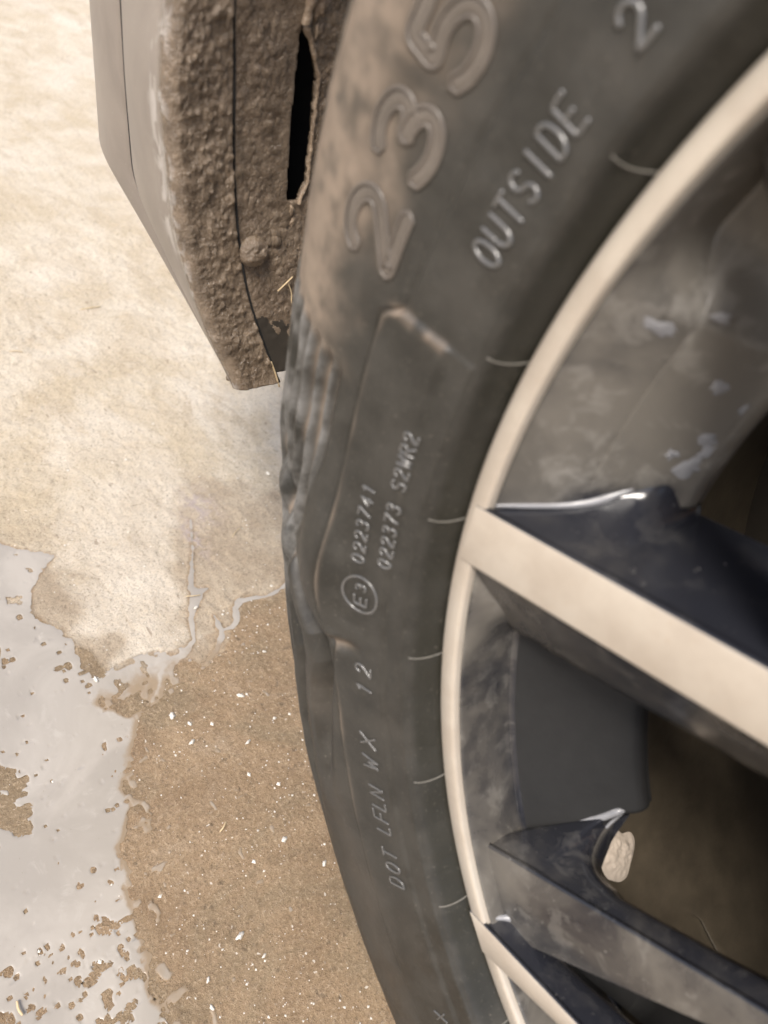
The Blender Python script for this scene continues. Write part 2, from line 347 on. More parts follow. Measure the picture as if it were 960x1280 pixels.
# --- tyre: sidewall profile (r, x) from the bead to the shoulder, then tread and the inner side
side = catmull([(.2385, -.0080), (.2405, -.0030), (.2430, .0030), (.2453, .0078), (.2475, .0094), (.254, .0100), (.262, .0106), (.2712, .0114), (.280, .0122), (.290, .0126), (.300, .0120), (.310, .0095), (.320, .0045), (.328, -.0015), (.3345, -.0090), (.3390, -.0190), (.3412, -.0320)], 24)
tread = catmull([(.3412, -.0320), (.3428, -.050), (.3438, -.080), (.344, -.110), (.3438, -.140), (.3428, -.170), (.3395, -.190), (.333, -.203), (.31, -.222), (.28, -.228), (.25, -.222), (.238, -.205), (.235, -.19)], 5)[1:]
# even out the sidewall sampling
d = np.r_[0, np.cumsum(np.hypot(*np.diff(side, axis=0).T))]; nS = int(d[-1] / .00038); k = np.linspace(0, d[-1], nS)
side = np.stack([np.interp(k, d, side[:, 0]), np.interp(k, d, side[:, 1])], -1)
TH = np.concatenate([np.arange(-110, 146, 2.0), np.arange(146, 248, .11), [248.5]])
def edge_r(th):   # outer edge of the raised lettering band: jumps outwards at the step
    e = .2712 + (.2778 - .2712) * sstep(179.6, 180.9, th)
    e = e + .0026 * gauss(th, 200.3, 4.2) - .0022 * gauss(th, 205.6, 1.5) - .0006 * gauss(th, 209.5, 2)
    return e
def tyre_h(th, r):
    P0 = cyl(th, r, 0 * r)
    h = 0 * th * r
    er = edge_r(th)
    low = sstep(179.7, 180.1, th - 3.0 * (.268 - r) / .014 * 0)           # the raised plate below the step
    plate = sstep(er + .0005, er - .0005, r) * sstep(.2462, .2478, r)
    h = h + plate * (.0004 + .0010 * low * sstep(.2535, .2565, r) + .0004 * low)
    h = h - .0008 * gauss(r, er + .0011, .0008) * (.55 + .45 * low)
    # ripple and bulge of the damaged sidewall
    B = gauss(th, 199.5, 6.0)
    h = h + .0070 * B * gauss(r, .284, .012)
    fold = np.interp(th, [193, 197, 200, 203, 205.5, 208, 212, 220], [.312, .304, .298, .290, .284, .2835, .288, .293])
    fa = sstep(193, 197, th) * sstep(222, 208, th)
    h = h - .0060 * fa * gauss(r, fold, .0027) + .0024 * fa * gauss(r, fold + .0065, .0035)
    fold2 = np.interp(th, [190, 195, 200, 204, 208, 214, 222], [.322, .316, .307, .301, .299, .303, .307])
    fb = sstep(190, 195, th) * sstep(226, 214, th)
    h = h - .0034 * fb * gauss(r, fold2, .0018) + .0012 * fb * gauss(r, fold2 + .0045, .0020)
    h = h - .0022 * gauss(th, 204.9, .55) * gauss(r, .2735, .0075) + .0012 * gauss(th, 204.1, .5) * gauss(r, .2755, .005)
    h = h + .0008 * gauss(th + (r - .268) * 60, 203.2, .7) * gauss(r, .268, .006)
    # shoulder: fine concentric ribs below, plain band with grooves above
    rin = np.interp(th, [184, 192, 197, 201, 206, 214], [.2865, .2865, .2925, .300, .309, .312])
    rib = sstep(184.2, 185.4, th + (r - .305) * 60) * sstep(rin, rin + .003, r) * sstep(.340, .336, r)
    wv = .0012 * np.sin(np.radians(th * 14)) * sstep(196, 205, th)
    h = h + rib * .0019 * np.sin(2 * np.pi * (r - .302 + wv + .0006 * vnoise(P0 * np.array([1, 60, 60.]), 55)) / .0066) * sstep(216, 206, th)
    h = h - .0010 * rib
    up = sstep(184.5, 183, th)
    h = h - up * (.0014 * gauss(r, .3235, .0011) + .0009 * gauss(r, .3325, .0009))
    # lower wear: chewed shoulder
    P = cyl(th, r, 0 * r)
    ch = sstep(203, 212, th) * gauss(r, .327, .0055)
    h = h + ch * .0011 * fbm(P * 420, 15, 3)
    mudb = sstep(184.5, 186.5, th) * sstep(206, 197, th) * gauss(r, .302, .014)
    h = h + mudb * .0008 * fbm(P * np.array([1, 260, 120.]), 25, 2)
    h = h + .00012 * fbm(P * 160, 35, 2)
    h = h + .0075 * sstep(190, 166, th) * sstep(.272, .325, r)
    h = h - .0022 * sstep(190, 200, th) * sstep(.300, .325, r)
    return h
rS, xS = side[:, 0], side[:, 1]
tS = np.gradient(side, axis=0); tS /= np.linalg.norm(tS, axis=1)[:, None]      # tangent (dr, dx); normal = (dr, dx) -> (-(dx), dr) : n_r=-dx, n_x=dr
T2, R2 = np.meshgrid(TH, rS, indexing='ij'); X2 = np.broadcast_to(xS, R2.shape)
Hh = tyre_h(T2, R2) * sstep(147, 150, T2) * sstep(247, 245, T2)
Rn = R2 - tS[:, 1] * Hh; Xn = X2 + tS[:, 0] * Hh
flat = .0
Vs = cyl(T2, Rn, Xn)
T3, R3 = np.meshgrid(TH, tread[:, 0], indexing='ij'); X3 = np.broadcast_to(tread[:, 1], R3.shape)
grv = sum(gauss(X3, c, .005) for c in (-.080, -.110, -.140)) * .006
R3 = R3 - grv * (R3 > .34)
Vt = cyl(T3, R3, X3)
V = np.concatenate([Vs, Vt], 1); nR = V.shape[1]
er = edge_r(T2)
P = cyl(T2, R2, 0 * R2)
nz = fbm(P * 55, 12, 3); nz2 = fbm(P * 260, 13, 2)
up = sstep(185.4, 184.2, T2 + (R2 - .305) * 60)
rinA = np.interp(T2, [184, 192, 197, 201, 206, 214], [.2865, .2865, .2925, .300, .309, .312]); ribA = (1 - up) * sstep(rinA, rinA + .003, R2)
crest = .5 + .5 * np.sin(2 * np.pi * (R2 - .302) / .0066)
clean0 = sstep(.2458, .2440, R2)
dust = .95 * up * (.55 * sstep(.274, .300, R2 + .006 * nz) + .45 * sstep(.292, .318, R2 + .006 * nz)) * (.75 + .25 * sstep(160, 182, T2)) * (.85 + .3 * nz2)
dust = dust - .35 * up * sstep(.3215, .3245, R2)
dust += (.30 + .25 * nz) * gauss(R2, er - .0004, .0014) * sstep(178, 182, T2) * sstep(232, 205, T2)
dust += .40 * gauss(T2, 180.1, .40) * sstep(.2545, .2575, R2) * sstep(.279, .276, R2) * (.6 + .5 * nz2)
dust += ribA * (.85 * (1 - crest) ** 3 * (.45 + .9 * nz)) * sstep(212, 200, T2)
dust += .70 * sstep(.332, .336, R2) * sstep(180, 186, T2) * sstep(215, 200, T2)
dust += .6 * gauss(R2, .327, .006) * sstep(205, 214, T2) * (.7 + .5 * nz2)
dust += .10 * gauss(R2, .240, .002) + .12 * sstep(195, 200, T2) * gauss(R2, .29, .012)
dust += .55 * gauss(T2, 204.7, .6) * gauss(R2, .2735, .006)
dust += .055 + .05 * nz - .2 * clean0
scuff = ribA * sstep(210, 200, T2) * crest * (.75 + .30 * nz2 + .35 * nz)
clean = sstep(.2458, .2440, R2) * (.75 + .3 * nz)
cA = np.concatenate([np.clip(clean, 0, 1), np.zeros(T3.shape)], 1)
dA = np.concatenate([dust, np.full(T3.shape, .45)], 1); sA = np.concatenate([np.clip(scuff, 0, 1), np.zeros(T3.shape)], 1)
me = mesh_np('tyre', V, grid_faces(len(TH), nR, True, True), RUB, attrs={'dust': np.clip(dA, 0, 1), 'scuff': sA, 'clean': cA})
tyre = part('tyre', me, car); tag(tyre, 'dusty black tyre with a bulge and fold in its sidewall')

def surf(th, r, lift=0.0):
    th = np.asarray(th, float); r = np.asarray(r, float)
    def p(t, q):
        x = np.interp(q, rS, xS); dr = np.interp(q, rS, tS[:, 0]); dx = np.interp(q, rS, tS[:, 1]); h = tyre_h(t, q) + lift
        return cyl(t, q - dx * h, x + dr * h)
    N = np.cross(p(th + .1, r) - p(th - .1, r), p(th, r + .0004) - p(th, r - .0004)); N /= np.linalg.norm(N, axis=-1)[..., None]
    N = np.where(N[..., :1] < 0, -N, N)
    return p(th, r), N
def smooth_line(pts, step=.1):
    pts = np.asarray(pts, float); out = []
    for a, b in zip(pts[:-1], pts[1:]):
        n = max(2, int(np.linalg.norm(b - a) / step)); out += [a + (b - a) * t for t in np.linspace(0, 1, n, endpoint=False)]
    return np.array(out + [pts[-1]])
def arc(cx, cy, rx, ry, a0, a1, n=9):
    a = np.radians(np.linspace(a0, a1, n)); return [(cx + rx * math.cos(t), cy + ry * math.sin(t)) for t in a]
G = {
 'O': [arc(.5, .5, .5, .5, 90, 450, 17)], '0': [arc(.5, .5, .45, .5, 90, 450, 17)], 'U': [[(0, 1), (0, .4)] + arc(.5, .4, .5, .4, 180, 360, 9) + [(1, 1)]],
 'T': [[(0, 1), (1, 1)], [(.5, 1), (.5, 0)]], 'S': [arc(.5, .74, .45, .26, 30, 270, 9) + arc(.5, .24, .45, .24, 80, -150, 9)],
 'I': [[(.5, 0), (.5, 1)]], 'D': [[(0, 0), (0, 1), (.4, 1)] + arc(.4, .5, .55, .5, 80, -80, 9) + [(0, 0)]], 'E': [[(1, 1), (0, 1), (0, 0), (1, 0)], [(0, .5), (.8, .5)]],
 'F': [[(1, 1), (0, 1), (0, 0)], [(0, .5), (.8, .5)]], 'L': [[(0, 1), (0, 0), (.9, 0)]], 'M': [[(0, 0), (0, 1), (.5, .35), (1, 1), (1, 0)]], 'N': [[(0, 0), (0, 1), (1, 0), (1, 1)]],
 'X': [[(0, 0), (1, 1)], [(0, 1), (1, 0)]], 'W': [[(0, 1), (.25, 0), (.5, .7), (.75, 0), (1, 1)]], 'R': [[(0, 0), (0, 1), (.6, 1)] + arc(.6, .75, .35, .25, 80, -80, 7) + [(0, .5)], [(.45, .5), (1, 0)]],
 '1': [[(.2, .8), (.6, 1), (.6, 0)]], '2': [arc(.5, .7, .45, .3, 170, -40, 9) + [(0, 0), (1, 0)]], '3': [arc(.45, .75, .42, .25, 150, -90, 9), arc(.45, .26, .48, .27, 90, -150, 9)],
 '4': [[(.75, 0), (.75, 1), (0, .3), (1, .3)]], '5': [[(.95, 1), (.15, 1), (.08, .55)] + arc(.45, .32, .48, .32, 120, -150, 10)], '7': [[(0, 1), (1, 1), (.35, 0)]], '8': [arc(.5, .75, .4, .25, 90, 450, 13), arc(.5, .26, .47, .26, 90, 450, 13)],
}
def glyph(ch, th0, r0, W, Ht, rad, name, shear=0.0, lift=.00015, flat=.85):
    """th0 = centre angle, r0 = base radius; text reads towards decreasing angle, tops outwards"""
    parts = []
    for st in G[ch]:
        q = smooth_line(st, .08); r = r0 + q[:, 1] * Ht
        th = th0 - np.degrees(((q[:, 0] - .5) * W + (q[:, 1] - .5) * shear * Ht) / (r0 + Ht / 2))
        Pp, N = surf(th, r, lift); parts.append(sweep(Pp, rad, 6, N, flat=flat))
    V, F = join(parts); me = mesh_np(name, V, F, LET); o = link(name, me, tyre); return o
def text(s, th_first, th_last, r0, W, Ht, rad, name, **kw):
    for c, t in zip(s, np.linspace(th_first, th_last, len(s))):
        if c != ' ': glyph(c, t, r0, W, Ht, rad, name, **kw)
text('OUTSIDE', 174.2, 166.7, .2535, .0036, .0078, .00065, 'letter')
text('0223741', 197.0, 191.6, .2645, .0026, .0044, .00050, 'digit')
text('022373 S2WR2', 196.3, 186.4, .2545, .0026, .0044, .00050, 'digit')
text('DOT', 225.4, 222.9, .2592, .0034, .0068, .00042, 'letter', shear=.1)
text('LFLN', 220.5, 217.2, .2595, .0034, .0068, .00042, 'letter', shear=.1)
text('WX', 214.6, 212.6, .2600, .0046, .0072, .00042, 'letter', shear=.1)
text('12', 207.9, 206.2, .2600, .0034, .0066, .00050, 'digit', shear=.1)
text('NX', 238.9, 237.6, .2600, .0034, .0055, .00042, 'letter')
text('20', 162.6, 160.1, .2535, .0048, .0078, .00075, 'digit')
# approval mark: ring with E and 3
a = np.radians(np.linspace(0, 360, 49)); rr = .2646 + .0066 * np.sin(a); tt = 199.8 + np.degrees(.0066 * np.cos(a) / .2646)
Pp, N = surf(tt, rr, .0001); V, F = sweep(Pp, .00055, 6, N, flat=.6); link('approval_ring', mesh_np('approval_ring', V, F, LET), tyre)
glyph('E', 200.3, .2622, .0032, .0048, .0005, 'letter'); glyph('3', 199.2, .2628, .0024, .0036, .0005, 'digit')
# large outlined size digits
def outline_digit(ch, th0, r0, W, Ht, half, rad):
    parts = []
    for st in G[ch]:
        q = smooth_line(st, .04) * np.array([W, Ht]); q = q[np.r_[True, np.linalg.norm(np.diff(q, axis=0), axis=1) > 1e-6]]
        ker = np.ones(5) / 5; qq = q.copy()
        for k in range(2): qq[2:-2, k] = np.convolve(q[:, k], ker, 'valid')
        q = qq; T = np.gradient(q, axis=0); T /= np.linalg.norm(T, axis=1)[:, None]; N2 = np.stack([-T[:, 1], T[:, 0]], -1)
        loop = np.concatenate([q + N2 * half, [q[-1] + T[-1] * half * .7], (q - N2 * half)[::-1], [q[0] - T[0] * half * .7], (q + N2 * half)[:1]])
        r = r0 + loop[:, 1]; th = th0 - np.degrees((loop[:, 0] - W / 2) / (r0 + Ht / 2))
        Pp, N = surf(th, r, .0002); parts.append(sweep(Pp, rad, 6, N, flat=.8))
        # slightly domed face between the outlines
        r = r0 + q[:, 1]; th = th0 - np.degrees((q[:, 0] - W / 2) / (r0 + Ht / 2)); Pp, N = surf(th, r, .0)
        parts.append(sweep(Pp, half * .92, 8, N, flat=.16))
    V, F = join(parts); link('size_digit', mesh_np('size_digit', V, F, RUBD), tyre)
RUBD = mat_flat('raised_digit_rubber', (.115, .098, .082), .34, v=.45)
for ch, t in (('2', 177.2), ('3', 172.4), ('5', 167.8)): outline_digit(ch, t, .2810, .0165, .0165, .0019, .00055)
# thin mould lines across the bead groove, every twelve degrees
for t in (154.6, 166.7, 179.0, 191.3, 203.4, 215.0, 226.8, 238.5):
    r = np.linspace(.2405, .2458, 10); Pp, N = surf(t + .25 * np.sin(np.linspace(0, 3, 10)), r, .0001)
    V, F = sweep(Pp, .00022, 6, N); link('mould_line', mesh_np('mould_line', V, F, FLA), tyre)

# --- rim: barrel (part), lip, spokes, hub (sub-parts)
# barrel and window ring: one revolved profile that changes a little with the angle
barA = catmull([(.2385, -.0075), (.2338, -.0035), (.2330, -.0020), (.2326, -.0030), (.2280, -.0086), (.2200, -.0182), (.2180, -.0208), (.2174, -.0212), (.2080, -.0326), (.2020, -.0398), (.1995, -.0428), (.1985, -.0465), (.1990, -.0510), (.2010, -.0540), (.215, -.0560), (.2285, -.0570), (.2290, -.0800), (.2290, -.100), (.2270, -.103), (.2265, -.150), (.2255, -.192)], 7)
barB = catmull([(.2385, -.0075), (.2338, -.0035), (.2330, -.0020), (.2322, -.0040), (.2315, -.0120), (.2312, -.0235), (.2300, -.0255), (.2240, -.0300), (.2190, -.0335), (.2080, -.0410), (.1990, -.0470), (.1965, -.0500), (.1960, -.0530), (.1970, -.0560), (.1990, -.0580), (.2160, -.0560), (.2285, -.0580), (.2290, -.0800), (.2270, -.103), (.2265, -.150), (.2255, -.192)], 7)
bar = np.array([(.2385, -.0075), (.2385, -.0070), (.2290, -.050), (.2290, -.100), (.2270, -.103), (.2265, -.150), (.2255, -.192)])
TB = np.arange(0, 360, .4); u1 = (sstep(203, 197, TB % 72 + 144) * (TB % 72 + 144 > 172) + sstep(168, 173, TB % 72 + 144) * (TB % 72 + 144 <= 172))[:, None]
R2 = barA[None, :, 0] * u1 + barB[None, :, 0] * (1 - u1); X2 = barA[None, :, 1] * u1 + barB[None, :, 1] * (1 - u1); T2 = np.broadcast_to(TB[:, None], R2.shape)
lim = np.interp(T2, [0, 185, 187, 189, 191, 197, 199, 219.5, 222, 224, 227, 245, 250, 360], [0, 0, .203, .212, .2284, .2284, 0, 0, .203, .212, .2284, .2284, 0, 0])
R2 = np.where((X2 < -.028) & (X2 > -.0640), np.maximum(R2, lim), R2)
u1 = sstep(199, 195, T2)
V = cyl(T2, R2, X2); n = fbm(V * 60, 5, 3)
dmask = 1.0 * u1 + .45 * (1 - u1) * sstep(-.027, -.024, X2) + .10 * (1 - u1)
dmask = dmask - .75 * gauss(T2 + (.21 - R2) * 160, 187.2, 2.2) * sstep(.228, .216, R2) * sstep(.199, .206, R2) * u1      # dark reflection of the spoke, painted as thinner dust above its root
dmask = np.clip(dmask + .22 * n, 0, 1)
FB = grid_faces(len(TB), R2.shape[1], True)
fx, ft = X2.ravel()[FB].mean(1), T2.ravel()[FB].mean(1)
me = mesh_np('rim', V, FB, [PAINT, BARREL, CAVE], midx=np.where(fx < -.0575, 1, np.where((ft > 197) & (fx < -.0262), 2, 0)), attrs={'dust': dmask}); rim = part('rim', me, car); tag(rim, 'dark alloy rim with machined cream spoke faces')  # CAVE faces paint the shade inside the lower spoke window
lp = np.array([(.2384, -.0070), (.2398, -.0050), (.2402, -.0022), (.2400, -.0008), (.2394, .0000), (.2386, .0004), (.2350, .0004), (.2342, .0003), (.2337, -.0002), (.2334, -.0010), (.2330, -.0030)])
T2, R2 = np.meshgrid(TB, lp[:, 0], indexing='ij'); V = cyl(T2, R2, np.broadcast_to(lp[:, 1], R2.shape))
link('rim_lip', mesh_np('rim_lip', V, grid_faces(len(TB), len(lp), True, True), MACH), rim)

def spoke(T0, T1, B0, B1, xf, D0, Droot, bevw, bevd, machined, length, web, dustf=.1, dustb=.6, faceslope=0.0):
    T0, T1, B0, B1 = map(np.array, (T0, T1, B0, B1)); n = 130
    s = np.linspace(0, 1, n) ** 1.6 * length
    dT = (T1 - T0) / np.linalg.norm(T1 - T0); dB = (B1 - B0) / np.linalg.norm(B1 - B0)
    Tl = T0 + dT * s[:, None]; Bl = B0 + dB * s[:, None] * np.linalg.norm(B1 - B0) / np.linalg.norm(T1 - T0)
    ac = (Bl - Tl); wdt = np.linalg.norm(ac, axis=1)[:, None]; ac = ac / wdt          # unit vector from top edge to bottom edge
    xface = xf + faceslope * s
    
    cols = []; dust = []; mi = []
    def col(yz, x, d): cols.append(np.stack([np.broadcast_to(x, (n,)), yz[:, 0], yz[:, 1]], -1)); dust.append(np.full(n, d) if np.isscalar(d) else d)
    bw = bevw * (1 - .35 * s / length)[:, None]
    col(Bl + ac * bw * .9, -D0 * np.ones(n), .1)
    col(Bl + ac * bw, xface - bevd - .003, dustb * .6)
    for q in (1, .85, .6, .35, .12): col(Bl + ac * bw * q, xface - .0014 - bevd * q ** 1.2, dustb)
    col(Bl + ac * .0008, xface - .0010, dustb)
    k0 = len(cols); col(Bl, xface, .2)
    for q in (.02, .5, .98): col(Bl + (Tl - Bl) * q, xface + .00012, dustb if not machined else .2)
    col(Tl, xface, .2); k1 = len(cols) - 1
    col(Tl - ac * .0008, xface - .0012, dustf)
    # top flank: hollow web that runs from the front edge down to the window ring, then the plain back edge
    ws = np.array([w_[0] for w_ in web]); wp = np.array([cyl(w_[1], w_[2], w_[3]) for w_ in web]); cs = catmull(np.column_stack([ws, wp]), 12)
    A_ = np.column_stack([xface, Tl]); Wb = np.column_stack([np.interp(s, cs[:, 0], cs[:, k]) for k in (1, 2, 3)]); pl = np.column_stack([np.full(n, -D0), Tl + ac * Droot])
    e_ = sstep(ws[-1] - .004, ws[-1] + .004, s)[:, None]; Wb = Wb * (1 - e_) + pl * e_
    C_ = np.column_stack([Wb[:, 0], Tl]) * .72 + (A_ + Wb) / 2 * .28
    for q in np.linspace(.02, 1, 34):
        Pq = (1 - q) ** 2 * A_ + 2 * q * (1 - q) * C_ + q * q * Wb
        Pq = Pq + np.array([.0, 0, 0]); col(Pq[:, 1:], Pq[:, 0], dustf + .55 * math.exp(-((q - 1) / .05) ** 2) + .5 * np.exp(-s / .005))  # extra dust at the ledge and root paints their highlight
    col(Wb[:, 1:] + ac * .004, Wb[:, 0] - .004, .2)
    col((Tl + Bl) / 2, np.minimum(Wb[:, 0] * .98, -.01), .05)
    V = np.stack(cols, 1); m = len(cols); F = grid_faces(n, m); ci = F.reshape(n - 1, m - 1, 4)
    midx = np.zeros((n - 1, m - 1), int)
    if machined: midx[:, k0:k1] = 1
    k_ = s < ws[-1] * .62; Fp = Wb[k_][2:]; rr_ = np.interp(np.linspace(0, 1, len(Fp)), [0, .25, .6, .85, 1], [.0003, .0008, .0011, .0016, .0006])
    Vf, Ff = sweep(Fp, rr_, 8); fil = mesh_np('highlight_tube', Vf, Ff, EDGE)  # pale tube paints the highlight along the spoke root ledge
    return mesh_np('spoke', V, F, [PAINT, MACH], midx=midx.ravel(), attrs={'dust': np.stack(dust, 1)}), fil
sp = [
 spoke((-.2338, -.0391), (-.155, -.0129), (-.2304, -.0580), (-.1437, -.0279), .0006, .050, .0, .031, .019, True, .185,
       [(0, 189.1, .2336, -.0020), (.011, 188.3, .2218, -.0165), (.017, 187.4, .2159, -.0235), (.024, 185.9, .2107, -.0298), (.030, 184.4, .2040, -.0380), (.035, 185.6, .2000, -.0460), (.039, 188.0, .1980, -.0510)], .10, .46),
 spoke((-.1790, -.1610), (-.094, -.0995), (-.1500, -.1880), (-.0943, -.1194), -.008, .0203, .004, .006, .010, False, .150,
       [(0, 222.4, .2340, -.0100), (.005, 223.9, .2318, -.0215), (.013, 222.9, .2180, -.0345), (.021, 222.0, .2075, -.0415), (.028, 221.3, .2015, -.0460), (.031, 223.2, .2070, -.0448), (.034, 223.8, .2075, -.0380), (.037, 224.7, .2058, -.0306), (.043, 225.3, .1993, -.0260), (.052, 225.5, .1901, -.0230)], .30, .60),
 spoke((-.1603, -.1778), (-.1142, -.1656), (-.1478, -.1880), (-.1168, -.1755), .0006, .016, .006, .010, .012, True, .150,
       [(0, 228.6, .2345, -.0020), (.008, 229.5, .2290, -.0100), (.016, 231.0, .2215, -.0150)], .10, .5),
]
# third spoke follows the line of the second so it thins out towards the hub
for k in range(5):
    for mesh, fil in sp:
        for nm, mm in (('spoke', mesh), ('spoke_highlight_tube', fil)):
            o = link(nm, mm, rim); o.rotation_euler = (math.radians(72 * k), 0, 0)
hb = catmull([(.0, -.012), (.030, -.012), (.034, -.016), (.062, -.022), (.068, -.030), (.070, -.060)], 4)
TBc = np.arange(0, 360, 5.0); T2, R2 = np.meshgrid(TBc, hb[:, 0], indexing='ij'); V = cyl(T2, R2, np.broadcast_to(hb[:, 1], R2.shape))
link('hub', mesh_np('hub', V, grid_faces(len(TBc), len(hb), True, True), PAINT, attrs={'dust': np.full(V.shape[:2], .4)}), rim)
# dried splashes on the inside of the barrel
def splash(th0, x0, sth, sx, h, seed, name='mud_splash', mat=TAN, rad_at=None):
    t = np.linspace(-1, 1, 40); A, B = np.meshgrid(t, t, indexing='ij'); rad = np.hypot(A, B)
    k = np.maximum(1, rad) ; A, B = A / k, B / k; rad = np.hypot(A, B)
    an = np.arctan2(B, A); jit = 1 + .35 * vnoise(np.stack([np.cos(an) * 1.6, np.sin(an) * 1.6, 0 * an], -1), seed)
    x = x0 + B * sx * jit; th = th0 + A * sth * jit; r = (np.interp(-x, -bar[:, 1][2:], bar[:, 0][2:]) if rad_at is None else rad_at) + .0002 - h * (1 - rad ** 3) * (1 + .5 * fbm(np.stack([A * 5, B * 5, 0 * A], -1), seed, 2))
    return link(name, mesh_np(name, cyl(th, r, x), grid_faces(40, 40), mat), rim)
splash(232.2, -.0690, 2.3, .0100, .0016, 3, rad_at=.2280)
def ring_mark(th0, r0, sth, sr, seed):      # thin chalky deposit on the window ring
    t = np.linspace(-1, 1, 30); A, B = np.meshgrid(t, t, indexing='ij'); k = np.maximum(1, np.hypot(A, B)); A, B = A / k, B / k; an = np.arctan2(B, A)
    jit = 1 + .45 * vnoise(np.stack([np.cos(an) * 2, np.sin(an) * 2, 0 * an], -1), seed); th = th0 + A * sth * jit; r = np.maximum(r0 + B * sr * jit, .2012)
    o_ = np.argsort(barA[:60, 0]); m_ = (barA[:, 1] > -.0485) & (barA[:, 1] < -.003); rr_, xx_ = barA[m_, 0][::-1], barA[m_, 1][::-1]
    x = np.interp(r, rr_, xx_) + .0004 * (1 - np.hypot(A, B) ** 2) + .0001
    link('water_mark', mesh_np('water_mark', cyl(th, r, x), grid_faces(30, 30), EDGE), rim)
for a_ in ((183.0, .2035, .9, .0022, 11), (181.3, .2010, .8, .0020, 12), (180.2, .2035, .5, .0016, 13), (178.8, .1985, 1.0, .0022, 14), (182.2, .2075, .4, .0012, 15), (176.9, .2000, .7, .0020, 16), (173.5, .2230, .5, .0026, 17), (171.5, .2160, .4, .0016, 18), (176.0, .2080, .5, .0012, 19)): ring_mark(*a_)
# brake disc, and the dark wheel well behind
dk = catmull([(.030, -.090), (.07, -.090), (.075, -.112), (.150, -.112), (.152, -.114), (.152, -.136), (.150, -.138), (.04, -.138)], 3)
T2, R2 = np.meshgrid(TBc, dk[:, 0], indexing='ij'); V = cyl(T2, R2, np.broadcast_to(dk[:, 1], R2.shape))
part('brake_disc', mesh_np('brake_disc', V, grid_faces(len(TBc), len(dk), True, True), DISC), car)
bs = np.array([(.0, -.165), (.10, -.165), (.20, -.172), (.2270, -.188)])
T2, R2 = np.meshgrid(TBc, bs[:, 0], indexing='ij'); V = cyl(T2, R2, np.broadcast_to(bs[:, 1], R2.shape))
part('brake_backing_plate', mesh_np('brake_backing_plate', V, grid_faces(len(TBc), len(bs), True, True), BLACKP), car)

# --- bumper: mud-splashed return flange round the arch, rounded corner, dusty outer skin
TF = np.arange(140, 197.61, .10)
tE = [140, 160, 176.3, 179, 181.5, 184.2, 187.6, 191, 194.2, 197.5]
xE = np.interp(TF, tE, [.0, .008, .0091, .0094, .0069, .0028, -.0019, -.0099, -.0191, -.0309])
xs = np.interp(TF, [140, 160, 176, 179.5, 183.5, 187.9, 191.4, 194.2, 197.7], [-.006, -.008, -.0117, -.0171, -.0214, -.0274, -.0342, -.0424, -.0535])
ker = np.ones(25) / 25
def sm(a): return np.convolve(np.pad(a, 12, mode='reflect', reflect_type='odd'), ker, 'valid')
xE, xs = sm(xE), sm(xs)
Kt = [140, 160, 176, 181.5, 187, 191, 194.2, 197.5]
Kp = np.array([(.001, -.50, .26), (-.004, -.488, .12), (-.0146, -.480, .006), (-.0195, -.480, -.031), (-.0262, -.480, -.072), (-.0288, -.450, -.0905), (-.0300, -.420, -.1065), (-.0307, -.390, -.1195)])
Sp = np.array([(-.010, -.55, .245), (-.016, -.54, .105), (-.0262, -.530, -.012), (-.0305, -.530, -.048), (-.0345, -.530, -.0825), (-.0338, -.487, -.0940), (-.0324, -.440, -.1065), (-.0312, -.391, -.1205)])
K = np.stack([sm(np.interp(TF, Kt, Kp[:, i])) for i in range(3)], -1); Sv = np.stack([sm(np.interp(TF, Kt, Sp[:, i])) for i in range(3)], -1)
def mud_h(P, amp=1.0):
    a = fbm(P * 280, 101, 2); b = fbm(P * 420, 102, 2); c = fbm(P * 70, 103, 2)
    # little splashed worms and beads
    worm = np.clip(.35 - np.abs(vnoise(P * 260, 104)), 0, 1) * 2.2
    e = vnoise(P * 540, 107); g = vnoise(P * 860, 108)
    return .8 * amp * (.0007 * sstep(.0, .7, a + .3 * c) + .0006 * sstep(.2, .65, e) + .0006 * sstep(.2, .65, g) * sstep(-.5, .2, c) + .00025 * worm * sstep(-.3, .1, a) + .00022 * b + .0006 * c)
ARCH = .402
cols = []; mud = []; stk = []
inner = cyl(TF, ARCH, xs); rc = .0040
E = cyl(TF, ARCH, xE)
nf = 56
for q in np.linspace(0, 1, nf):                        # flange, from the seam to just short of the edge
    x = xs + (xE - rc - xs) * q; P = cyl(TF, ARCH, x); h = mud_h(P) * (sstep(-.02, .05, q)) * (1 - .35 * sstep(.8, 1, q))
    cols.append(cyl(TF, ARCH - h - .0016 * sstep(0, .04, q), x)); mud.append(np.ones(len(TF))); stk.append(np.zeros(len(TF)))
outd = (K - E); outd /= np.linalg.norm(outd, axis=1)[:, None]; rad_in = -np.stack([0 * TF, np.cos(np.radians(TF)), np.sin(np.radians(TF))], -1)
for q in np.linspace(.1, 1, 9):                        # rounded corner
    a = q * math.pi / 2; x = xE - rc + rc * math.sin(a); P = cyl(TF, ARCH + rc * (1 - math.cos(a)), x)
    h = mud_h(P) * (1 - q) ** .8 * .65 + .0016 * (1 - q)
    cols.append(P + rad_in * h[:, None]); mud.append(np.full(len(TF), .95 - .45 * q)); stk.append(np.full(len(TF), sstep(.3, 1, q)))
E2 = cols[-1]
side_amt = sstep(197.5, 186, TF)
for q in np.linspace(.02, 1, 60):                      # outer skin to the crease, gently convex
    P = E2 + (K - E2) * q; bul = .0035 * math.sin(math.pi * q) * side_amt
    P = P + np.array([1, -.4, 0]) * bul[:, None]
    bot = sstep(192, 197, TF)
    cols.append(P); mud.append(np.clip(.48 - q * 2.2, 0, 1) + .0 * TF + .62 * bot); stk.append(gauss(q, .07, .07) * sstep(191, 187, TF) * sstep(175, 180, TF))
V = np.stack(cols, 1); nC = len(cols)
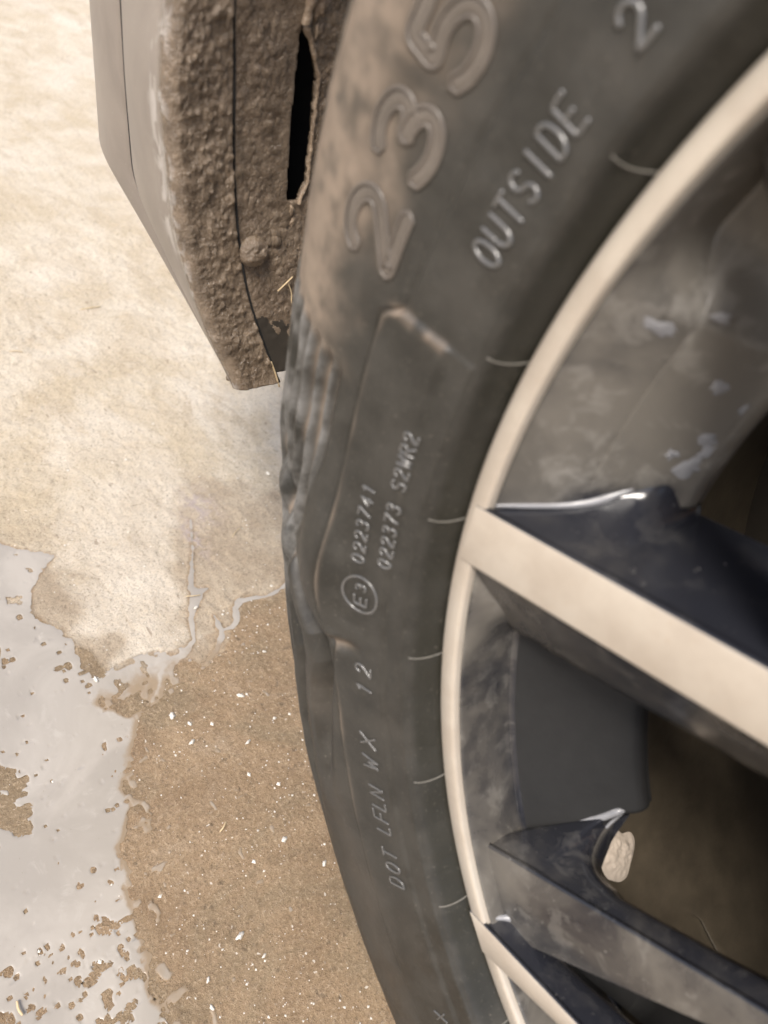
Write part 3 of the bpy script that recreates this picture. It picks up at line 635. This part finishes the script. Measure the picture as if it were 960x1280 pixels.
V[:, -1] += np.array([-.0022, .0004, 0]); V[:, -2] += np.array([-.0004, 0, 0])
me = mesh_np('bumper', V, grid_faces(len(TF), nC, False, True), BODY, attrs={'mud': np.stack(mud, 1), 'streak': np.stack(stk, 1)})
bumper = part('bumper', me, car); tag(bumper, 'mud spattered corner of the bumper beside the tyre')
md = bumper.modifiers.new('thickness', 'SOLIDIFY'); md.thickness = .0022; md.offset = -1
V, F = sweep((K + np.array([-.0002, 0, 0]))[::6], .0007, 6); link('panel_gap', mesh_np('panel_gap', V, F, DARK), bumper)
# panel beyond the crease
cols = []
gap = (Sv - K); gap /= np.linalg.norm(gap, axis=1)[:, None] + 1e-9
span = np.linalg.norm(Sv - K, axis=1)[:, None]
G0 = K + gap * np.minimum(.0011, span * .4)
cols.append(G0 + np.array([-.004, .001, 0])); cols.append(G0 + np.array([-.0008, .0, 0]))
for q in np.linspace(.02, 1, 16): cols.append(G0 + (Sv - G0) * q + np.array([1, -.5, 0]) * (.0025 * math.sin(math.pi * q) * side_amt)[:, None])
lo = sstep(185, 190, TF)[:, None]
for dxyz in ((-.010, -.012, 0), (-.03, -.03, 0), (-.07, -.05, .0), (-.14, -.07, .0)):
    a = Sv + np.array(dxyz); b = Sv + np.array((dxyz[0], 0, .002)); cols.append(a * (1 - lo) + b * lo)
V = np.stack(cols, 1)
me = mesh_np('lower_panel', V, grid_faces(len(TF), len(cols), False, True), BODY, attrs={'mud': np.full(V.shape[:2], .12) + .45 * sstep(190, 197, TF)[:, None], 'streak': np.zeros(V.shape[:2])})
lp_ = link('lower_panel', me, bumper); md = lp_.modifiers.new('thickness', 'SOLIDIFY'); md.thickness = .0015; md.offset = -1

# --- wheel arch liner with its slot
TL = np.arange(140, 196.9, .12); XL = np.concatenate([np.arange(0, .046, .0005), np.linspace(.048, .24, 24)])
xs2 = np.interp(TL, TF, xs)
T2, Q2 = np.meshgrid(TL, XL, indexing='ij'); X2 = xs2[:, None] + .0012 - Q2
P = cyl(T2, ARCH, X2)
rec = sstep(-.060, -.075, X2)
lmud = sstep(194.3, 192.0, T2 + 45 * (X2 + .045) + 1.0 * fbm(P * 120, 66, 3)) * (1 - .9 * sstep(-.0590, -.0625, X2))
h = mud_h(P, .8) * (.25 + .75 * lmud) * (1 - .7 * rec) * sstep(0, .004, Q2)
flatb = gauss(X2, np.interp(T2, [176.6, 185.7], [-.0402, -.0490]) + .0010, .0030) * sstep(188, 184, T2)          # smooth strip left of the slot
h = h * (1 - .95 * flatb)
R2 = ARCH + .0010 - h + .010 * rec
V = cyl(T2, R2, X2)
slL = np.interp(TL, [176.6, 185.7], [-.0402, -.0490]); slR = np.interp(TL, [176.6, 177.6, 179, 182, 184.9, 185.9], [-.0412, -.0465, -.0520, -.0552, -.0570, -.0545])
slR = slR + .0003 * vnoise(np.stack([TL * 3, 0 * TL, 0 * TL], -1), 8)
inside = (T2 > 176.6) & (T2 < 185.8) & (X2 < slL[:, None]) & (X2 > slR[:, None])
# snap columns to the slot outline so that its edges are clean
for i in range(len(TL)):
    if 176.6 < TL[i] < 185.8:
        for e in (slL[i], slR[i]):
            j = np.argmin(np.abs(X2[i] - e)); dxx = e - X2[i, j]; V[i, j, 0] += dxx
cen = inside.ravel(); F = grid_faces(len(TL), len(XL), False, False); F = F[~(cen[F].sum(1) >= 2)]
me = mesh_np('wheel_arch_liner', V, F, [MUD, BLACKP], midx=(np.asarray(lmud).ravel()[F].mean(1) < .3).astype(int))
liner = part('wheel_arch_liner', me, car); tag(liner, 'muddy wheel arch liner with a narrow open slot')
md = liner.modifiers.new('thickness', 'SOLIDIFY'); md.thickness = .0018; md.offset = 1
# upper liner over the wheel and the well wall behind it
TU = np.arange(0, 140.1, 4); xu = np.array([.0, -.06, -.12, -.18, -.24]); T2, X2 = np.meshgrid(TU, xu, indexing='ij')
link('liner_roof', mesh_np('liner_roof', cyl(T2, ARCH + .006, X2), grid_faces(len(TU), 5), BLACKP), liner)
# black sheet added behind the slot, standing in for the cavity's shade
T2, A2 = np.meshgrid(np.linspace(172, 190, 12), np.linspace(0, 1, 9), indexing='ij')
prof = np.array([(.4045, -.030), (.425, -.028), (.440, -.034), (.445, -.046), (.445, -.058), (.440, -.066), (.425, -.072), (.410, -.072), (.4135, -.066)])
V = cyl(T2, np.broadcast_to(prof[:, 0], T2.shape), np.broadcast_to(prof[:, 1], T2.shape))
link('slot_shade_sheet', mesh_np('slot_shade_sheet', V, grid_faces(12, 9), DARK), liner)
# crusted mud rim on the right of the slot and crumb at its top
t = np.linspace(174.6, 186.0, 70); xr = np.interp(t, TL, slR) - .0007 + .00035 * vnoise(np.stack([t * 2.2, 0 * t, 0 * t], -1), 18)
rad_ = (.0007 + .0004 * np.abs(vnoise(np.stack([t * 3, 0 * t, 0 * t + 4], -1), 4))) * (1 + 1.2 * sstep(178.3, 175.5, t))
V, F = sweep(cyl(t, ARCH - .0010, xr), rad_, 8); link('mud_crust', mesh_np('mud_crust', V, F, MUDL), liner)
def lump(c, r, seed, name, mat, parent, n=20, squash=(1, 1, 1), amp=.35):
    u = np.linspace(0, 2 * np.pi, n, endpoint=False); v = np.linspace(.05, np.pi - .05, n // 2); U, Vv = np.meshgrid(u, v, indexing='ij')
    D = np.stack([np.sin(Vv) * np.cos(U), np.sin(Vv) * np.sin(U), np.cos(Vv)], -1); k = 1 + amp * fbm(D * 2.2 + seed, seed, 3)
    V = np.array(c) + D * r * k[..., None] * np.array(squash)
    return link(name, mesh_np(name, V, grid_faces(n, n // 2, True), mat), parent)
for th, x, r, sd_ in ((175.6, -.0470, .0040, 2), (174.2, -.0455, .0050, 3), (176.9, -.0480, .0026, 5), (186.4, -.0520, .0022, 6), (187.1, -.0535, .0016, 7), (173.3, -.049, .004, 9)):
    lump(cyl(th, ARCH - .0005, x), r, sd_, 'mud_clump', MUDL, liner, squash=(.75, .45, 1.2), amp=.5)
# dome headed fixing under mud
u = np.linspace(0, 2 * np.pi, 48, endpoint=False); q = np.linspace(0, 1, 18); U, Q = np.meshgrid(u, q, indexing='ij')
c0 = cyl(188.6, ARCH - .0016, -.0348); e_r = -np.array([0, math.cos(math.radians(188.6)), math.sin(math.radians(188.6))]); e_t = np.array([0, -math.sin(math.radians(188.6)), math.cos(math.radians(188.6))]); e_x = np.array([1., 0, 0])
rr = .0066 * Q; hh = .0042 * np.sqrt(np.clip(1 - Q ** 2.4, 0, 1)); V = c0 + (rr * np.cos(U))[..., None] * e_x + (rr * np.sin(U))[..., None] * e_t
V = V + (hh + .0005 * fbm(V * 500, 3, 3) - .0006 * gauss(Q, 1, .12))[..., None] * e_r
link('bolt', mesh_np('bolt', V, grid_faces(48, 18, True), MUD), liner)
# muddy strip hiding the joint below the bolt, dark gap line along the seam
V, F = sweep(np.stack([xs - .0003, (ARCH - .0008) * np.cos(np.radians(TF)), (ARCH - .0008) * np.sin(np.radians(TF))], -1)[::6], .0005, 6); link('seam_gap', mesh_np('seam_gap', V, F, DARK), liner)

# ------------------------------------------------------------------ small loose things
def straw(pts, rad, label, name='straw'):
    V, F = sweep(catmull(pts, 5), rad, 6, np.array([.2, .1, 1.0]), flat=.6); c = V.mean(0); o = link(name, mesh_np(name, V - c, F, STRAWM)); o.location = c
    tag(o, label, 'straw', 'bits of dry straw'); return o
zg = GZ + .0008
straw([(.0045, -.2774, zg), (.0020, -.2782, zg + .001), (-.0009, -.2803, zg)], .0005, 'orange tinted straw fragment lying on the wet brown concrete')
straw([(-.0600, -.4283, zg + .0006), (-.064, -.4262, zg + .0012), (-.0690, -.4256, zg)], .0004, 'pale straw bit lying beside the head of the thin water rivulet')
straw([(-.1381, -.762, zg), (-.148, -.7615, zg + .001), (-.158, -.7626, zg)], .0006, 'straw stalk on the dry pale concrete, farthest from the tyre')
straw([(-.0573, -.7188, zg), (-.062, -.7168, zg + .0008), (-.0663, -.715, zg)], .0005, 'brown straw sliver on dry concrete at the left of the photo')
straw([(.1227, -.2537, zg + .0015), (.1232, -.2565, zg + .002), (.1225, -.2600, zg + .0014)], .0006, 'yellow straw bit lying in the grey puddle near the bottom left corner')
straw([(-.1179, -.4624, zg), (-.122, -.4650, zg + .0006), (-.1287, -.4683, zg)], .0003, 'thin straw sliver on the damp ground just left of the tyre')
straw([(-.0487, -.3920, -.0777), (-.052, -.3915, -.0738), (-.0548, -.3920, -.0717)], .00035, 'tiny forked dry twig stuck on the mud below the domed bolt', 'twig')
straw([(-.0534, -.3918, -.0747), (-.0550, -.3905, -.0785), (-.0555, -.3895, -.0830)], .00030, 'short hanging dry fibre stuck on the liner mud near the tyre', 'twig')
straw([(-.0480, -.3850, -.1105), (-.0502, -.3832, -.1156), (-.0530, -.3812, -.1230)], .0005, 'pale straw caught at the lowest tip of the arch liner', 'straw')

peb = [(-.0141, -.3436), (-.0093, -.3323), (-.0382, -.3152), (-.0831, -.3655), (-.0511, -.3449), (-.0077, -.3535), (-.0234, -.2541), (.0237, -.2258), (.0473, -.2179), (.0519, -.2064), (-.0351, -.2305), (.0186, -.2109), (-.1263, -.3768), (-.0613, -.4176), (.0196, -.3975)]
proto = lump((0, 0, 0), .0016, 31, 'grit_stone', PEBM, None, n=12, squash=(1.2, .9, .6), amp=.5)
for i, (x, y) in enumerate(peb):
    o = proto if i == 0 else proto.copy()
    if i: COL.objects.link(o)
    o.location = (x, y, GZ + .0006); o.rotation_euler = (0, 0, random.uniform(0, 6)); s_ = random.uniform(.6, 1.3); o.scale = (s_, s_ * random.uniform(.7, 1.2), s_)
    tag(o, 'small pale grit stone lying on the wet brown concrete', 'stone', 'pale grit stones on the concrete')
# uncountable grit
nG = 5200; q = RNG.random((nG, 2)); gxp = -.20 + q[:, 0] * .36; gyp = -.60 + q[:, 1] * .48; P = np.stack([gxp, gyp], -1)
den = np.clip(fbm(P3(P, 30), 91, 2) * .6 + .35, 0, 1); pfv = pud_field(P); ws = sdf(P, WET)
ok = (RNG.random(nG) < den * np.where(ws > 0, 1, .30)) & (pfv < -.0005); P = P[ok]
octv = np.array([(1, 0, 0), (0, 1, 0), (-1, 0, 0), (0, -1, 0), (0, 0, 1), (0, 0, -1)], float); octf = np.array([(0, 1, 4), (1, 2, 4), (2, 3, 4), (3, 0, 4), (1, 0, 5), (2, 1, 5), (3, 2, 5), (0, 3, 5)])
k = len(P); sz = np.exp(RNG.normal(math.log(.00042), .45, k)); V = octv[None] * sz[:, None, None] * RNG.uniform(.6, 1.3, (k, 6, 1)); V[..., 2] *= .6
V += np.concatenate([P, np.full((k, 1), GZ + .0003)], 1)[:, None]; F = octf[None] + 6 * np.arange(k)[:, None, None]
me = mesh_np('grit', V, F.reshape(-1, 3), PEBM, smooth=False); tag(link('grit', me), 'pale sand grains scattered over the wet concrete', 'grit', kind='stuff')
